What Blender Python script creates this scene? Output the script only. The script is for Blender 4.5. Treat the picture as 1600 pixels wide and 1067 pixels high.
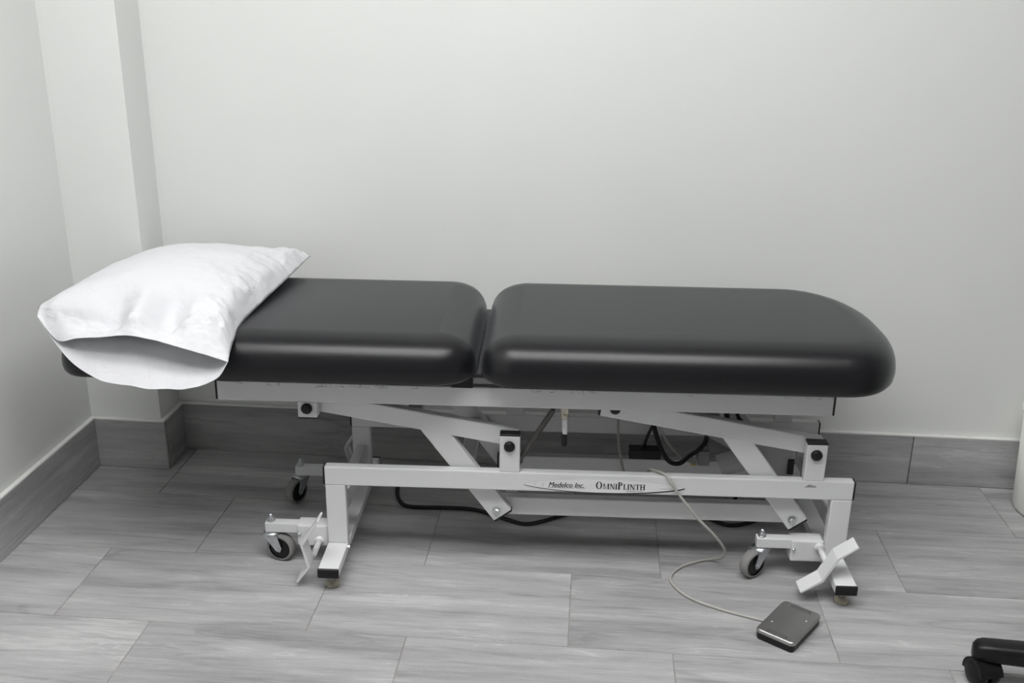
import bpy, bmesh, math, random
from mathutils import Vector, Matrix, noise
random.seed(4)
for o in list(bpy.data.objects): bpy.data.objects.remove(o)
S = bpy.context.scene
COL = S.collection
PI = math.pi
# ------------------------------------------------------------------ camera
cd = bpy.data.cameras.new('camera'); cam = bpy.data.objects.new('camera', cd); COL.objects.link(cam)
cd.sensor_width = 36.0; cd.lens = 1589.4 * 36 / 1600; cd.clip_start = 0.05
p_, y_, r_ = 0.34044, 0.07945, 0.012926
fw = Vector((-math.sin(y_) * math.cos(p_), math.cos(y_) * math.cos(p_), -math.sin(p_)))
rt = Vector((math.cos(y_), math.sin(y_), 0)); up = rt.cross(fw)
rt2 = rt * math.cos(r_) + up * math.sin(r_); up2 = up * math.cos(r_) - rt * math.sin(r_)
M = Matrix((rt2, up2, -fw)).transposed().to_4x4(); M.translation = (0.8785, -1.9309, 1.4078)
cam.matrix_world = M
S.camera = cam
# ------------------------------------------------------------------ world, exposure
w = bpy.data.worlds.new('world'); S.world = w; w.use_nodes = True
w.node_tree.nodes['Background'].inputs[0].default_value = (0.9, 0.95, 1.0, 1)
w.node_tree.nodes['Background'].inputs[1].default_value = 0.0
S.view_settings.view_transform = 'Standard'; S.view_settings.look = 'None'
S.view_settings.exposure = 0.0; S.view_settings.gamma = 1.0; S.view_settings.use_curve_mapping = False
PANEL_EMIT = 11.5
PANELS = [(0.12, -0.45), (1.34, -0.45), (0.12, -1.15), (1.34, -1.15)]     # ceiling light centres

# ------------------------------------------------------------------ materials
def mat(name, col, rough=0.5, metal=0.0, spec=0.5, coat=0.0):
    m = bpy.data.materials.new(name); m.use_nodes = True
    b = m.node_tree.nodes['Principled BSDF']
    b.inputs['Base Color'].default_value = (*col, 1); b.inputs['Roughness'].default_value = rough
    b.inputs['Metallic'].default_value = metal; b.inputs['Specular IOR Level'].default_value = spec
    b.inputs['Coat Weight'].default_value = coat
    return m
def nodes(m): return m.node_tree.nodes, m.node_tree.links, m.node_tree.nodes['Principled BSDF']
def add_bump(m, scale, strength, dist=0.002, detail=4, stretch=(1, 1, 1)):
    n, l, b = nodes(m)
    tc = n.new('ShaderNodeTexCoord'); mp = n.new('ShaderNodeMapping'); mp.inputs['Scale'].default_value = stretch
    tx = n.new('ShaderNodeTexNoise'); tx.inputs['Scale'].default_value = scale; tx.inputs['Detail'].default_value = detail
    bp = n.new('ShaderNodeBump'); bp.inputs['Strength'].default_value = strength; bp.inputs['Distance'].default_value = dist
    l.new(tc.outputs['Object'], mp.inputs[0]); l.new(mp.outputs[0], tx.inputs['Vector'])
    l.new(tx.outputs['Fac'], bp.inputs['Height']); l.new(bp.outputs[0], b.inputs['Normal'])
    return m
def vary(m, c0, c1, scale, stretch=(1, 1, 1), detail=5):
    n, l, b = nodes(m)
    tc = n.new('ShaderNodeTexCoord'); mp = n.new('ShaderNodeMapping'); mp.inputs['Scale'].default_value = stretch
    tx = n.new('ShaderNodeTexNoise'); tx.inputs['Scale'].default_value = scale; tx.inputs['Detail'].default_value = detail
    cr = n.new('ShaderNodeValToRGB'); cr.color_ramp.elements[0].color = (*c0, 1); cr.color_ramp.elements[1].color = (*c1, 1)
    cr.color_ramp.elements[0].position = 0.3; cr.color_ramp.elements[1].position = 0.7
    l.new(tc.outputs['Object'], mp.inputs[0]); l.new(mp.outputs[0], tx.inputs['Vector'])
    l.new(tx.outputs['Fac'], cr.inputs[0]); l.new(cr.outputs[0], b.inputs['Base Color'])
    return m

M_WALL = add_bump(vary(mat('wall_paint', (.73, .74, .725), .45), (.72, .73, .712), (.745, .754, .738), 1.3), 220, .06, .001)
M_CEIL = add_bump(mat('ceiling_paint', (.8, .8, .79), .9), 120, .1)
M_GROUT = vary(mat('grout', (.3, .28, .26), .9), (.22, .205, .19), (.36, .34, .32), 30)
M_WHITE = add_bump(vary(mat('white_powder_coat', (.69, .69, .695), .32), (.67, .67, .675), (.71, .71, .715), 6), 380, .05, .0006)
M_TRIM = vary(mat('white_trim', (.74, .74, .72), .4), (.7, .7, .68), (.77, .77, .75), 12)
M_BLACK = vary(mat('black_plastic', (.006, .006, .007), .4, spec=.35), (.005, .005, .006), (.009, .009, .010), 20)
M_RUBBER = vary(mat('grey_rubber', (.22, .215, .21), .6), (.19, .185, .18), (.26, .255, .25), 25)
M_BRUB = vary(mat('black_rubber', (.008, .008, .008), .55, spec=.35), (.007, .007, .007), (.012, .012, .012), 25)
M_ZINC = vary(mat('zinc_steel', (.62, .64, .66), .28, 1.0), (.52, .54, .56), (.72, .74, .76), 60)
M_STEEL = vary(mat('dark_steel', (.2, .195, .185), .35, 0.9), (.16, .155, .15), (.26, .25, .24), 30)
M_PADCLEAR = vary(mat('amber_foot', (.3, .27, .21), .3), (.22, .2, .15), (.42, .39, .32), 40)
M_CORD = vary(mat('grey_cord', (.4, .385, .36), .5), (.37, .355, .33), (.44, .425, .40), 20)
M_GREY = vary(mat('grey_plastic', (.28, .28, .285), .45), (.25, .25, .255), (.31, .31, .315), 12)
M_DGREY = vary(mat('dark_grey_housing', (.09, .092, .095), .45), (.08, .082, .085), (.11, .112, .115), 12)
M_MOTOR = vary(mat('motor_grey', (.5, .5, .5), .45), (.47, .47, .47), (.54, .54, .54), 8)
M_YEL = vary(mat('yellow_tag', (.6, .5, .12), .5), (.55, .46, .1), (.66, .55, .15), 20)
M_INK = vary(mat('black_ink', (.012, .012, .02), .4), (.010, .010, .018), (.016, .016, .026), 20)
M_INKG = vary(mat('grey_ink', (.3, .3, .31), .5), (.28, .28, .29), (.33, .33, .34), 20)
M_INKL = vary(mat('pale_grey_ink', (.56, .56, .57), .5), (.54, .54, .55), (.59, .59, .6), 20)
M_DECAL = vary(mat('decal_film', (.78, .78, .785), .25), (.77, .77, .775), (.795, .795, .8), 5)
M_GRIP = vary(mat('pedal_grip', (.09, .09, .092), .6), (.075, .075, .077), (.11, .11, .112), 80)
M_CHAIR = add_bump(mat('chair_nylon', (.006, .006, .007), .4, spec=.3), 300, .08)
M_FABRIC = add_bump(vary(mat('chair_fabric', (.02, .02, .022), .9), (.016, .016, .018), (.028, .028, .03), 60), 500, .3)
M_BIN = vary(mat('white_bin_plastic', (.78, .78, .75), .35), (.76, .76, .73), (.8, .8, .77), 4)
M_LINT = vary(mat('lint_thread', (.06, .06, .06), .8), (.05, .05, .05), (.09, .09, .09), 20)
M_BRASS = vary(mat('lever_joint', (.5, .46, .38), .35, .8), (.42, .39, .32), (.6, .56, .48), 80)

# black vinyl
M_VINYL = add_bump(vary(mat('black_vinyl', (.005, .005, .0065), .33, spec=.42), (.0042, .0042, .0055), (.006, .006, .0078), 5), 420, .10, .0006, 3)
bv = M_VINYL.node_tree.nodes['Principled BSDF']; bv.inputs['Sheen Weight'].default_value = .12; bv.inputs['Sheen Roughness'].default_value = .35; bv.inputs['Sheen Tint'].default_value = (.9, .93, 1, 1)
# cotton
M_COTTON = mat('white_cotton', (.63, .63, .65), .85, spec=.2)
def cotton():
    n, l, b = nodes(M_COTTON)
    tc = n.new('ShaderNodeTexCoord')
    t1 = n.new('ShaderNodeTexNoise'); t1.inputs['Scale'].default_value = 16; t1.inputs['Detail'].default_value = 6; t1.inputs['Distortion'].default_value = .6
    t2 = n.new('ShaderNodeTexNoise'); t2.inputs['Scale'].default_value = 600
    mx = n.new('ShaderNodeMath'); mx.operation = 'MULTIPLY_ADD'; mx.inputs[1].default_value = .04
    bp = n.new('ShaderNodeBump'); bp.inputs['Strength'].default_value = .6; bp.inputs['Distance'].default_value = .012
    for t in (t1, t2): l.new(tc.outputs['Object'], t.inputs['Vector'])
    l.new(t2.outputs['Fac'], mx.inputs[0]); l.new(t1.outputs['Fac'], mx.inputs[2]); l.new(mx.outputs[0], bp.inputs['Height'])
    l.new(bp.outputs[0], b.inputs['Normal'])
cotton()
# porcelain tile with streaks along its length
def tile_mat(name, tint):
    m = mat(name, (.4, .4, .4), .42, spec=.4); n, l, b = nodes(m)
    tc = n.new('ShaderNodeTexCoord'); oi = n.new('ShaderNodeObjectInfo')
    vm = n.new('ShaderNodeVectorMath'); vm.operation = 'SCALE'; vm.inputs[0].default_value = (37, 61, 23); l.new(oi.outputs['Random'], vm.inputs['Scale'])
    ad = n.new('ShaderNodeVectorMath'); ad.operation = 'ADD'; l.new(tc.outputs['Object'], ad.inputs[0]); l.new(vm.outputs[0], ad.inputs[1])
    def nz(scale, det, rough, dist, stretch, rot):
        mp = n.new('ShaderNodeMapping'); mp.inputs['Rotation'].default_value = (0, 0, rot); mp.inputs['Scale'].default_value = stretch; l.new(ad.outputs[0], mp.inputs[0])
        t = n.new('ShaderNodeTexNoise'); t.inputs['Scale'].default_value = scale; t.inputs['Detail'].default_value = det; t.inputs['Roughness'].default_value = rough; t.inputs['Distortion'].default_value = dist
        l.new(mp.outputs[0], t.inputs['Vector']); return t.outputs['Fac']
    def mth(op, a, b=None, c=None):
        q = n.new('ShaderNodeMath'); q.operation = op
        for k, v in enumerate((a, b, c)):
            if v is None: continue
            if isinstance(v, (int, float)): q.inputs[k].default_value = v
            else: l.new(v, q.inputs[k])
        return q.outputs[0]
    def vein(src, width):            # 1 on thin wandering lines, 0 elsewhere
        q = mth('ABSOLUTE', mth('SUBTRACT', src, .5)); r = n.new('ShaderNodeMapRange'); r.inputs['From Min'].default_value = 0; r.inputs['From Max'].default_value = width
        r.inputs['To Min'].default_value = 1; r.inputs['To Max'].default_value = 0; l.new(q, r.inputs[0]); return r.outputs[0]
    cloud = nz(2.6, 6, .6, .3, (1.0, 3.2, 3.2), .10)
    band = nz(2.0, 7, .6, .25, (.8, 11, 11), .075)
    fine = nz(6.0, 5, .7, .0, (1.6, 26, 26), .05)
    grain = nz(180, 2, .5, 0, (1, 1.6, 1.6), 0)
    dark = mth('MULTIPLY', vein(nz(1.5, 3, .5, .5, (.7, 7, 7), .09), .022), mth('GREATER_THAN', cloud, .42))
    lite = mth('MULTIPLY', vein(nz(1.9, 4, .55, .8, (.9, 6, 6), .14), .012), mth('GREATER_THAN', band, .50))
    h = mth('MULTIPLY_ADD', cloud, .55, mth('MULTIPLY_ADD', band, .75, mth('MULTIPLY_ADD', fine, .30, mth('MULTIPLY', grain, .10))))     # mean about .85
    h = mth('MULTIPLY_ADD', dark, -.10, mth('MULTIPLY_ADD', lite, .09, h))
    cr = n.new('ShaderNodeValToRGB'); e = cr.color_ramp.elements
    cols = [(.58, (.235, .230, .234)), (.73, (.335, .331, .334)), (.85, (.415, .411, .414)), (.96, (.475, .472, .474)), (1.0, (.54, .538, .537))]
    e[0].position = cols[0][0]; e[1].position = cols[-1][0]
    e[0].color = (*[v * tint for v in cols[0][1]], 1); e[1].color = (*[v * tint for v in cols[-1][1]], 1)
    for pos, co in cols[1:-1]:
        k = e.new(pos); k.color = (*[v * tint for v in co], 1)
    hs = n.new('ShaderNodeHueSaturation'); mr = n.new('ShaderNodeMapRange'); mr.inputs['To Min'].default_value = .93; mr.inputs['To Max'].default_value = 1.06
    l.new(oi.outputs['Random'], mr.inputs[0]); l.new(mr.outputs[0], hs.inputs['Value'])
    l.new(h, cr.inputs[0]); l.new(cr.outputs[0], hs.inputs['Color']); l.new(hs.outputs[0], b.inputs['Base Color'])
    bp = n.new('ShaderNodeBump'); bp.inputs['Strength'].default_value = .12; bp.inputs['Distance'].default_value = .002
    l.new(h, bp.inputs['Height']); l.new(bp.outputs[0], b.inputs['Normal'])
    return m
M_TILE = tile_mat('grey_streaked_porcelain', .91)
# brushed stainless for the foot switch
M_PLATE = mat('brushed_plate', (.42, .41, .40), .34, 1.0)
vary(M_PLATE, (.40, .395, .385), (.44, .435, .425), 8, (1, 3, 1)); add_bump(M_PLATE, 120, .08, .0008, 4, (1, 14, 1))
M_LAMP = mat('lamp_diffuser', (.9, .9, .9), .5)
b_ = M_LAMP.node_tree.nodes['Principled BSDF']; b_.inputs['Emission Color'].default_value = (1.0, 1.0, 1.0, 1); b_.inputs['Emission Strength'].default_value = PANEL_EMIT

# ------------------------------------------------------------------ mesh helpers
def obj(name, bm, m, parent=None, smooth=False, loc=None):
    me = bpy.data.meshes.new(name)
    bmesh.ops.recalc_face_normals(bm, faces=bm.faces); bm.to_mesh(me); bm.free()
    me.materials.append(m)
    if smooth:
        for f in me.polygons: f.use_smooth = True
    o = bpy.data.objects.new(name, me); COL.objects.link(o)
    if parent: o.parent = parent
    if loc: o.location = loc
    return o
def tag(o, label, cat, group=None):
    o['label'] = label; o['category'] = cat
    if group: o['group'] = group
    return o
def struct(o): o['kind'] = 'structure'; return o
def thing(name, loc, rz, label, cat):
    o = bpy.data.objects.new(name, None); COL.objects.link(o); o.location = loc; o.rotation_euler = (0, 0, rz)
    o.empty_display_size = .1
    return tag(o, label, cat)
def box(bm, lo, hi, bev=0.0, seg=2, mtx=None):
    vs = [bm.verts.new((x, y, z)) for z in (lo[2], hi[2]) for y in (lo[1], hi[1]) for x in (lo[0], hi[0])]
    F = [(0, 2, 3, 1), (4, 5, 7, 6), (0, 1, 5, 4), (2, 6, 7, 3), (0, 4, 6, 2), (1, 3, 7, 5)]
    fs = [bm.faces.new([vs[i] for i in f]) for f in F]
    if mtx is not None: bmesh.ops.transform(bm, matrix=mtx, verts=vs)
    if bev > 0:
        es = {e for f in fs for e in f.edges}
        bmesh.ops.bevel(bm, geom=list(es), offset=bev, segments=seg, affect='EDGES', profile=.5)
def B(lo, hi, bev=0.003, seg=2, mtx=None):
    bm = bmesh.new(); box(bm, lo, hi, bev, seg, mtx); return bm
def bar_mtx(p0, p1, side):
    a = (Vector(p1) - Vector(p0)).normalized(); s = Vector(side).normalized(); u = a.cross(s).normalized(); s = u.cross(a)
    m = Matrix((a, s, u)).transposed().to_4x4(); m.translation = p0; return m
def bar(p0, p1, ws, wu, side=(0, 1, 0), bev=.003):
    L = (Vector(p1) - Vector(p0)).length
    return B((0, -ws / 2, -wu / 2), (L, ws / 2, wu / 2), bev, 2, bar_mtx(p0, p1, side))
def cyl(bm, p0, p1, r0, r1=None, n=20, caps=True):
    r1 = r0 if r1 is None else r1
    a = (Vector(p1) - Vector(p0)); L = a.length; a.normalize()
    s = a.orthogonal().normalized(); u = a.cross(s)
    r = []
    for p, rr in ((Vector(p0), r0), (Vector(p1), r1)):
        r.append([bm.verts.new(p + (s * math.cos(t) + u * math.sin(t)) * rr) for t in [2 * PI * i / n for i in range(n)]])
    for i in range(n): bm.faces.new((r[0][i], r[0][(i + 1) % n], r[1][(i + 1) % n], r[1][i]))
    if caps: bm.faces.new(r[0][::-1]); bm.faces.new(r[1])
def lathe(bm, org, axis, prof, n=28, close=True):
    a = Vector(axis).normalized(); s = a.orthogonal().normalized(); u = a.cross(s); rings = []
    for (h, r) in prof:
        rings.append([bm.verts.new(Vector(org) + a * h + (s * math.cos(2 * PI * i / n) + u * math.sin(2 * PI * i / n)) * r) for i in range(n)])
    for A_, B_ in zip(rings, rings[1:]):
        for i in range(n): bm.faces.new((A_[i], A_[(i + 1) % n], B_[(i + 1) % n], B_[i]))
    if close: bm.faces.new(rings[0][::-1]); bm.faces.new(rings[-1])
def spline(pts, k=8):
    P = [Vector(p) for p in pts]; P = [P[0] * 2 - P[1]] + P + [P[-1] * 2 - P[-2]]; out = []
    for i in range(1, len(P) - 2):
        for j in range(k):
            t = j / k; a, b, c, d = P[i - 1:i + 3]
            out.append(.5 * ((2 * b) + (c - a) * t + (2 * a - 5 * b + 4 * c - d) * t * t + (3 * b - a - 3 * c + d) * t ** 3))
    out.append(P[-2]); return out
def cable(pts, r, k=8, n=8):
    bm = bmesh.new(); C = spline(pts, k); rings = []; s = None
    for i, c in enumerate(C):
        d = (C[min(i + 1, len(C) - 1)] - C[max(i - 1, 0)]).normalized()
        s = d.orthogonal().normalized() if s is None else (s - d * s.dot(d)).normalized()
        u = d.cross(s); rings.append([bm.verts.new(c + (s * math.cos(2 * PI * j / n) + u * math.sin(2 * PI * j / n)) * r) for j in range(n)])
    for A_, B_ in zip(rings, rings[1:]):
        for j in range(n): bm.faces.new((A_[j], A_[(j + 1) % n], B_[(j + 1) % n], B_[j]))
    bm.faces.new(rings[0][::-1]); bm.faces.new(rings[-1]); return bm
def extrude_xz(poly, y0, y1, bev=.0015):
    bm = bmesh.new(); a = [bm.verts.new((x, y0, z)) for x, z in poly]; b = [bm.verts.new((x, y1, z)) for x, z in poly]
    n = len(poly); bm.faces.new(a); bm.faces.new(b[::-1])
    for i in range(n): bm.faces.new((a[i], b[i], b[(i + 1) % n], a[(i + 1) % n]))
    if bev: bmesh.ops.bevel(bm, geom=bm.edges[:], offset=bev, segments=1, affect='EDGES')
    return bm

# ------------------------------------------------------------------ room
XL, XR, YB, YF, ZC = -0.6022, 4.4, 0.9100, -4.8, 2.75
CX, CY = -0.3876, 0.7657            # corner pillar: right face x, front face y
HB, TB = 0.1538, 0.0152             # skirting height and thickness
T = .1
struct(obj('floor', B((XL - T, YF - T, -.09), (XR + T, YB + T, -.0014), 0), M_GROUT)); FLOOR = bpy.data.objects['floor']
struct(obj('ceiling', B((XL - T, YF - T, ZC), (XR + T, YB + T, ZC + T), 0), M_CEIL))
struct(obj('wall_back', B((XL - T, YB, -.0014), (XR + T, YB + T, ZC), 0), M_WALL))
struct(obj('wall_left', B((XL - T, YF, -.0014), (XL, YB, ZC), 0), M_WALL))
struct(obj('wall_right', B((XR, YF, -.0014), (XR + T, YB, ZC), 0), M_WALL))
struct(obj('wall_front', B((XL - T, YF - T, -.0014), (XR + T, YF, ZC), 0), M_WALL))
struct(obj('wall_pillar', B((XL, CY, -.0014), (CX, YB, ZC), .0), M_WALL))
# floor tiles 0.6 x 0.3, each an object sharing mesh data
G = .0013
_tm = {}
def tile_mesh(lx, ly, th, axis='z'):
    k = (round(lx, 3), round(ly, 3), round(th, 3), axis)
    if k not in _tm:
        bm = bmesh.new(); box(bm, (-lx / 2, -ly / 2, -th), (lx / 2, ly / 2, 0), .0009, 1)
        me = bpy.data.meshes.new('tile'); bmesh.ops.recalc_face_normals(bm, faces=bm.faces); bm.to_mesh(me); bm.free(); me.materials.append(M_TILE); _tm[k] = me
    return _tm[k]
def place_tile(parent, x0, x1, y0, y1):
    if x1 - x0 < .01 or y1 - y0 < .01: return
    me = tile_mesh(x1 - x0 - 2 * G, y1 - y0 - 2 * G, .006)
    o = bpy.data.objects.new('tile', me); COL.objects.link(o); o.parent = parent
    o.location = ((x0 + x1) / 2, (y0 + y1) / 2, random.uniform(-.0003, .0002))
OFF = {-1: -.1072, 0: -.3402, 1: -.1161, 2: -.342}
row = -16
while row <= 2:
    y0, y1 = row * .3, row * .3 + .3
    off = OFF.get(row, [-.1072, -.3402][(row + 1) % 2] + .03 * math.sin(row * 2.1))
    y0 = max(y0, YF); y1 = min(y1, YB)
    x = off - .6 * 3
    while x < XR:
        a, b = max(x, XL), min(x + .6, XR)
        if y0 < y1: place_tile(FLOOR, a, b, y0, y1)
        x += .6
    row += 1
# skirting: backing (structure) + tile children + white edge trim
def skirting(name, p0, p1, nrm, joints):
    """p0->p1 along the wall face at floor level, nrm points into the room"""
    p0 = Vector((*p0, 0)); p1 = Vector((*p1, 0)); n = Vector((*nrm, 0)); d = (p1 - p0); L = d.length; d.normalize()
    mt = Matrix((d, -n, Vector((0, 0, 1)))).transposed().to_4x4(); mt.translation = p0     # local x along the wall, -y into the room
    o = struct(obj(name, B((0, -TB * .45, 0), (L, 0, HB), 0, 2), M_GROUT)); o.matrix_world = mt
    js = [0] + [j for j in joints if 0 < j < L] + [L]
    for a, b in zip(js, js[1:]):
        bm = bmesh.new(); g0 = 0 if a == 0 else G; g1 = 0 if b == L else G; a, b = a + g0, b - g1; la = b - a
        box(bm, (-la / 2, -TB, .001), (la / 2, -TB * .46, HB - .0005), .0009, 1)
        t = obj('tile', bm, M_TILE, o); t.location = ((a + b) / 2, 0, 0)
        # streaks run along the piece
    tr = obj('edge_trim', B((0, -TB, HB), (L, .0, HB + .0065), .002, 2), M_TRIM, o)
    return o
skirting('baseboard_back', (CX, YB), (XR, YB), (0, -1), [1.035, 1.635, 2.235, 2.835, 3.435, 4.035])
skirting('baseboard_left', (XL, YF), (XL, CY), (1, 0), [.2 + .6 * i for i in range(9)])
skirting('baseboard_pillar', (XL + TB, CY), (CX + TB, CY), (0, -1), [])
skirting('baseboard_pillar_side', (CX, CY), (CX, YB - TB), (1, 0), [])
skirting('baseboard_right', (XR, YB), (XR, YF), (-1, 0), [.4 + .6 * i for i in range(9)])
skirting('baseboard_front', (XR, YF), (XL, YF), (0, 1), [.4 + .6 * i for i in range(8)])
# ceiling light panels
for i, (lx, ly) in enumerate(PANELS):
    lab = ['flat white ceiling light panel above the pillow end of the treatment table', 'flat white ceiling light panel above the foot end of the treatment table',
           'flat white ceiling light panel on the pillar side, away from the back wall', 'flat white ceiling light panel on the chair side, away from the back wall'][i]
    t = thing('ceiling_light', (lx, ly, ZC), 0, lab, 'ceiling light')
    bm = bmesh.new()
    for lo, hi in (((-.60, -.26, -.035), (.60, -.24, 0)), ((-.60, .24, -.035), (.60, .26, 0)), ((-.60, -.24, -.035), (-.58, .24, 0)), ((.58, -.24, -.035), (.60, .24, 0))): box(bm, lo, hi, .002, 1)
    obj('frame', bm, M_WHITE, t)
    obj('diffuser', B((-.58, -.24, -.03), (.58, .24, -.02), 0), M_LAMP, t)

# ------------------------------------------------------------------ treatment table
TAB = thing('treatment_table', (.2433, .2754, 0), .0428, 'white steel height-adjustable treatment table with black vinyl cushions', 'treatment table')
LB, WL, WD, YR = 1.2906, .051, .0254, .350
ZT, ZB = .2783, .2283               # lower rail top / bottom
FT, FB = .0650, .0410               # foot tube top / bottom
E = .118
DEP = YR + WD                        # overall frame depth
def P(name, bm, m, parent=TAB, smooth=False): return obj(name, bm, m, parent, smooth)
def fy(y0, y1, rear):                # mirror a depth interval to the rear side
    return (y0, y1) if not rear else (DEP - y1, DEP - y0)
knob_bolts = []
for rear in (0, 1):
    a, b = fy(0, WD, rear)
    rail = P('base_rail', B((0, a, ZB), (LB, b, ZT)), M_WHITE)
    for x0, x1 in ((-.004, .0006), (LB - .0006, LB + .004)): P('end_cap', B((x0, a + .0005, ZB + .001), (x1, b - .0005, ZT - .0005), .0015, 1), M_BLACK, rail)
    for x0 in (0.0, LB - WL): P('leg', B((x0 + .0003, a + .0003, FT), (x0 + WL - .0003, b - .0003, ZB + .0005), .003), M_WHITE)
    for xc in (.4565, 1.1920):
        po = P('pivot_post', B((xc - .0247, a + .0004, ZT - .001), (xc + .0247, b - .0004, .3745)), M_WHITE)
        P('post_cap', B((xc - .0247, a, .3740), (xc + .0247, b, .3790), .001, 1), M_BLACK, po)
        yk = a if not rear else b; s = -1 if not rear else 1
        bm = bmesh.new(); lathe(bm, (xc - .001, yk, .3478), (0, s, 0), [(-.001, .0135), (.005, .0135), (.0085, .011), (.010, .006)], 24)
        P('pivot_cap', bm, M_BLACK, po, True)
    # top rail
    tr = P('top_rail', B((-.2490, a, .4490), (1.2170, b, .4995)), M_WHITE)
    for x0, x1 in ((-.2535, -.2486), (1.2166, 1.2215)): P('end_cap', B((x0, a + .0005, .450), (x1, b - .0005, .499), .0015, 1), M_BLACK, tr)
    br = P('pivot_bracket', B((-.0565, a + .0004, .4080), (-.0085, b - .0004, .4495)), M_WHITE)
    yk = a if not rear else b; s = -1 if not rear else 1
    bm = bmesh.new(); lathe(bm, (-.0335, yk, .4330), (0, s, 0), [(-.001, .0135), (.005, .0135), (.0085, .011), (.010, .006)], 24); P('pivot_cap', bm, M_BLACK, br, True)
    P('bracket_cap', B((-.0565, a, .4055), (-.0085, b, .4083), .001, 1), M_BLACK, br)
    # lifting arms with their diagonal crank legs
    a2, b2 = fy(.0285, .0535, rear); yc = (a2 + b2) / 2
    for k, dx in enumerate((0, .7350)):
        x0 = -.058 if k == 0 else -.060
        z0 = .358 + (.4555 - x0) * .168
        arm = bar((x0 + dx, yc, z0), (.4740 + dx, yc, .358 - .0185 * .168), b2 - a2, .0465)
        ao = P('lift_arm', arm, M_WHITE)
        d0 = Vector((.2580, 0, .3870)); d1 = Vector((.4395, 0, .1420)); yj = .0006
        P('crank_leg', bar((d0.x + dx, yc, d0.z), (d1.x + dx, yc, d1.z), b2 - a2 - .001, .0545), M_WHITE, ao)
        ax = (d1 - d0).normalized()
        P('end_cap', bar((d1.x + dx, yc, d1.z), (d1.x + ax.x * .004 + dx, yc, d1.z + ax.z * .004), b2 - a2 - .003, .052, bev=.001), M_BLACK, ao)
        if k == 1:
            aa = Vector((.53, 0, -.168 * .53)).normalized()
            P('end_cap', bar((x0 + dx - .004, yc, z0 + .0007), (x0 + dx + .0004, yc, z0), b2 - a2 - .002, .045, bev=.001), M_BLACK, ao)
            bm = bmesh.new(); yk2 = a2 if not rear else b2; lathe(bm, (.7080, yk2, .4395), (0, s, 0), [(-.001, .0125), (.0012, .0125), (.002, .010)], 24); P('pivot_cap', bm, M_BLACK, ao, True)
        yb = a2 if not rear else b2
        bm = bmesh.new(); lathe(bm, (.4240 + dx, yb, .1560), (0, s, 0), [(0, .0115), (.0015, .0115), (.002, .0108)], 22); P('washer', bm, M_ZINC, ao)
        bm = bmesh.new(); lathe(bm, (.4240 + dx, yb + s * .002, .1560), (0, s, 0), [(0, .0085), (.005, .0085), (.007, .006)], 6); P('bolt', bm, M_ZINC, ao)
    a3, b3 = fy(.056, .081, rear)
    tie = P('tie_bar', B((.415, a3, .1310), (1.175, b3, .1805)), M_WHITE)
    for x0, x1 in ((.411, .4154), (1.1746, 1.179)): P('end_cap', B((x0, a3 + .0005, .132), (x1, b3 - .0005, .1795), .001, 1), M_BLACK, tie)
# foot tubes run front to back under the legs
for x0 in (0.0, LB - WL):
    ft = P('foot_tube', B((x0, -E, FB), (x0 + WL, DEP + E, FT)), M_WHITE)
    for y0, y1 in ((-E - .006, -E + .0005), (DEP + E - .0005, DEP + E + .006)):
        P('end_cap', B((x0 - .0003, y0, FB - .0003), (x0 + WL + .0003, y1, FT + .0003), .0015, 1), M_BLACK, ft)
    for yc in (-E + .030, DEP + E - .030):
        bm = bmesh.new(); xc = x0 + WL / 2 + .002
        lathe(bm, (xc, yc, 0), (0, 0, 1), [(0, .0150), (.002, .0175), (.009, .0175), (.013, .014), (.017, .009), (.0175, .006)], 28); P('foot_pad', bm, M_PADCLEAR, ft, True)
        bm = bmesh.new(); cyl(bm, (xc, yc, .016), (xc, yc, FB + .002), .0085); P('foot_stud', bm, M_STEEL, ft)
# cross members of the base and of the top frame
for x in (.012, LB - .042): P('side_tube', B((x, WD - .001, .1250), (x + .030, YR + .001, .1750)), M_WHITE)
for x in (-.2475, 1.165): P('top_cross_tube', B((x, WD - .001, .4525), (x + .05, YR + .001, .4965)), M_WHITE)
for dx in (0, .7350):
    P('arm_cross_tube', B((.200 + dx, .0530, .385), (.235 + dx, DEP - .0530, .411)), M_WHITE)
    P('crank_cross_tube', B((.330 + dx, .0530, .245), (.365 + dx, DEP - .0530, .280)), M_WHITE)
for x, y0, y1 in ((.317, -.002, DEP), (-.240, 0, DEP), (1.10, 0.03, DEP - .03), (.43, .03, DEP - .03)):
    sb = P('seat_bearer', B((x, y0, .4990), (x + .050, y1, .5290), .002), M_WHITE)
    if x < .4: P('end_cap', B((x - .0004, y0 - .003, .4985), (x + .0504, y0 + .001, .5240), .001, 1), M_BLACK, sb)
# cushion boards and cushions -------------------------------------------------
def ring(x0, x1, y0, y1, rads, d, z, n=12):
    """rounded outline inset by d; rads = (rx, ry) for corners FR, BR, BL, FL"""
    pts = []
    C = [((x1, y0), (-1, 1), -90), ((x1, y1), (-1, -1), 0), ((x0, y1), (1, -1), 90), ((x0, y0), (1, 1), 180)]
    for (c, sg, a0), (rx, ry, ex) in zip(C, rads):
        cx, cy = c[0] + sg[0] * rx, c[1] + sg[1] * ry; ex_, ey_ = max(rx - d, .004), max(ry - d, .004)
        if rx < d: cx = c[0] + sg[0] * (d + .004)
        if ry < d: cy = c[1] + sg[1] * (d + .004)
        for i in range(n + 1):
            t = math.radians(a0 + 90 * i / n); ct, st = math.cos(t), math.sin(t)
            pts.append((cx + ex_ * math.copysign(abs(ct) ** (2 / ex), ct), cy + ey_ * math.copysign(abs(st) ** (2 / ex), st), z))
    return pts
PADZ0 = .5285
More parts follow.
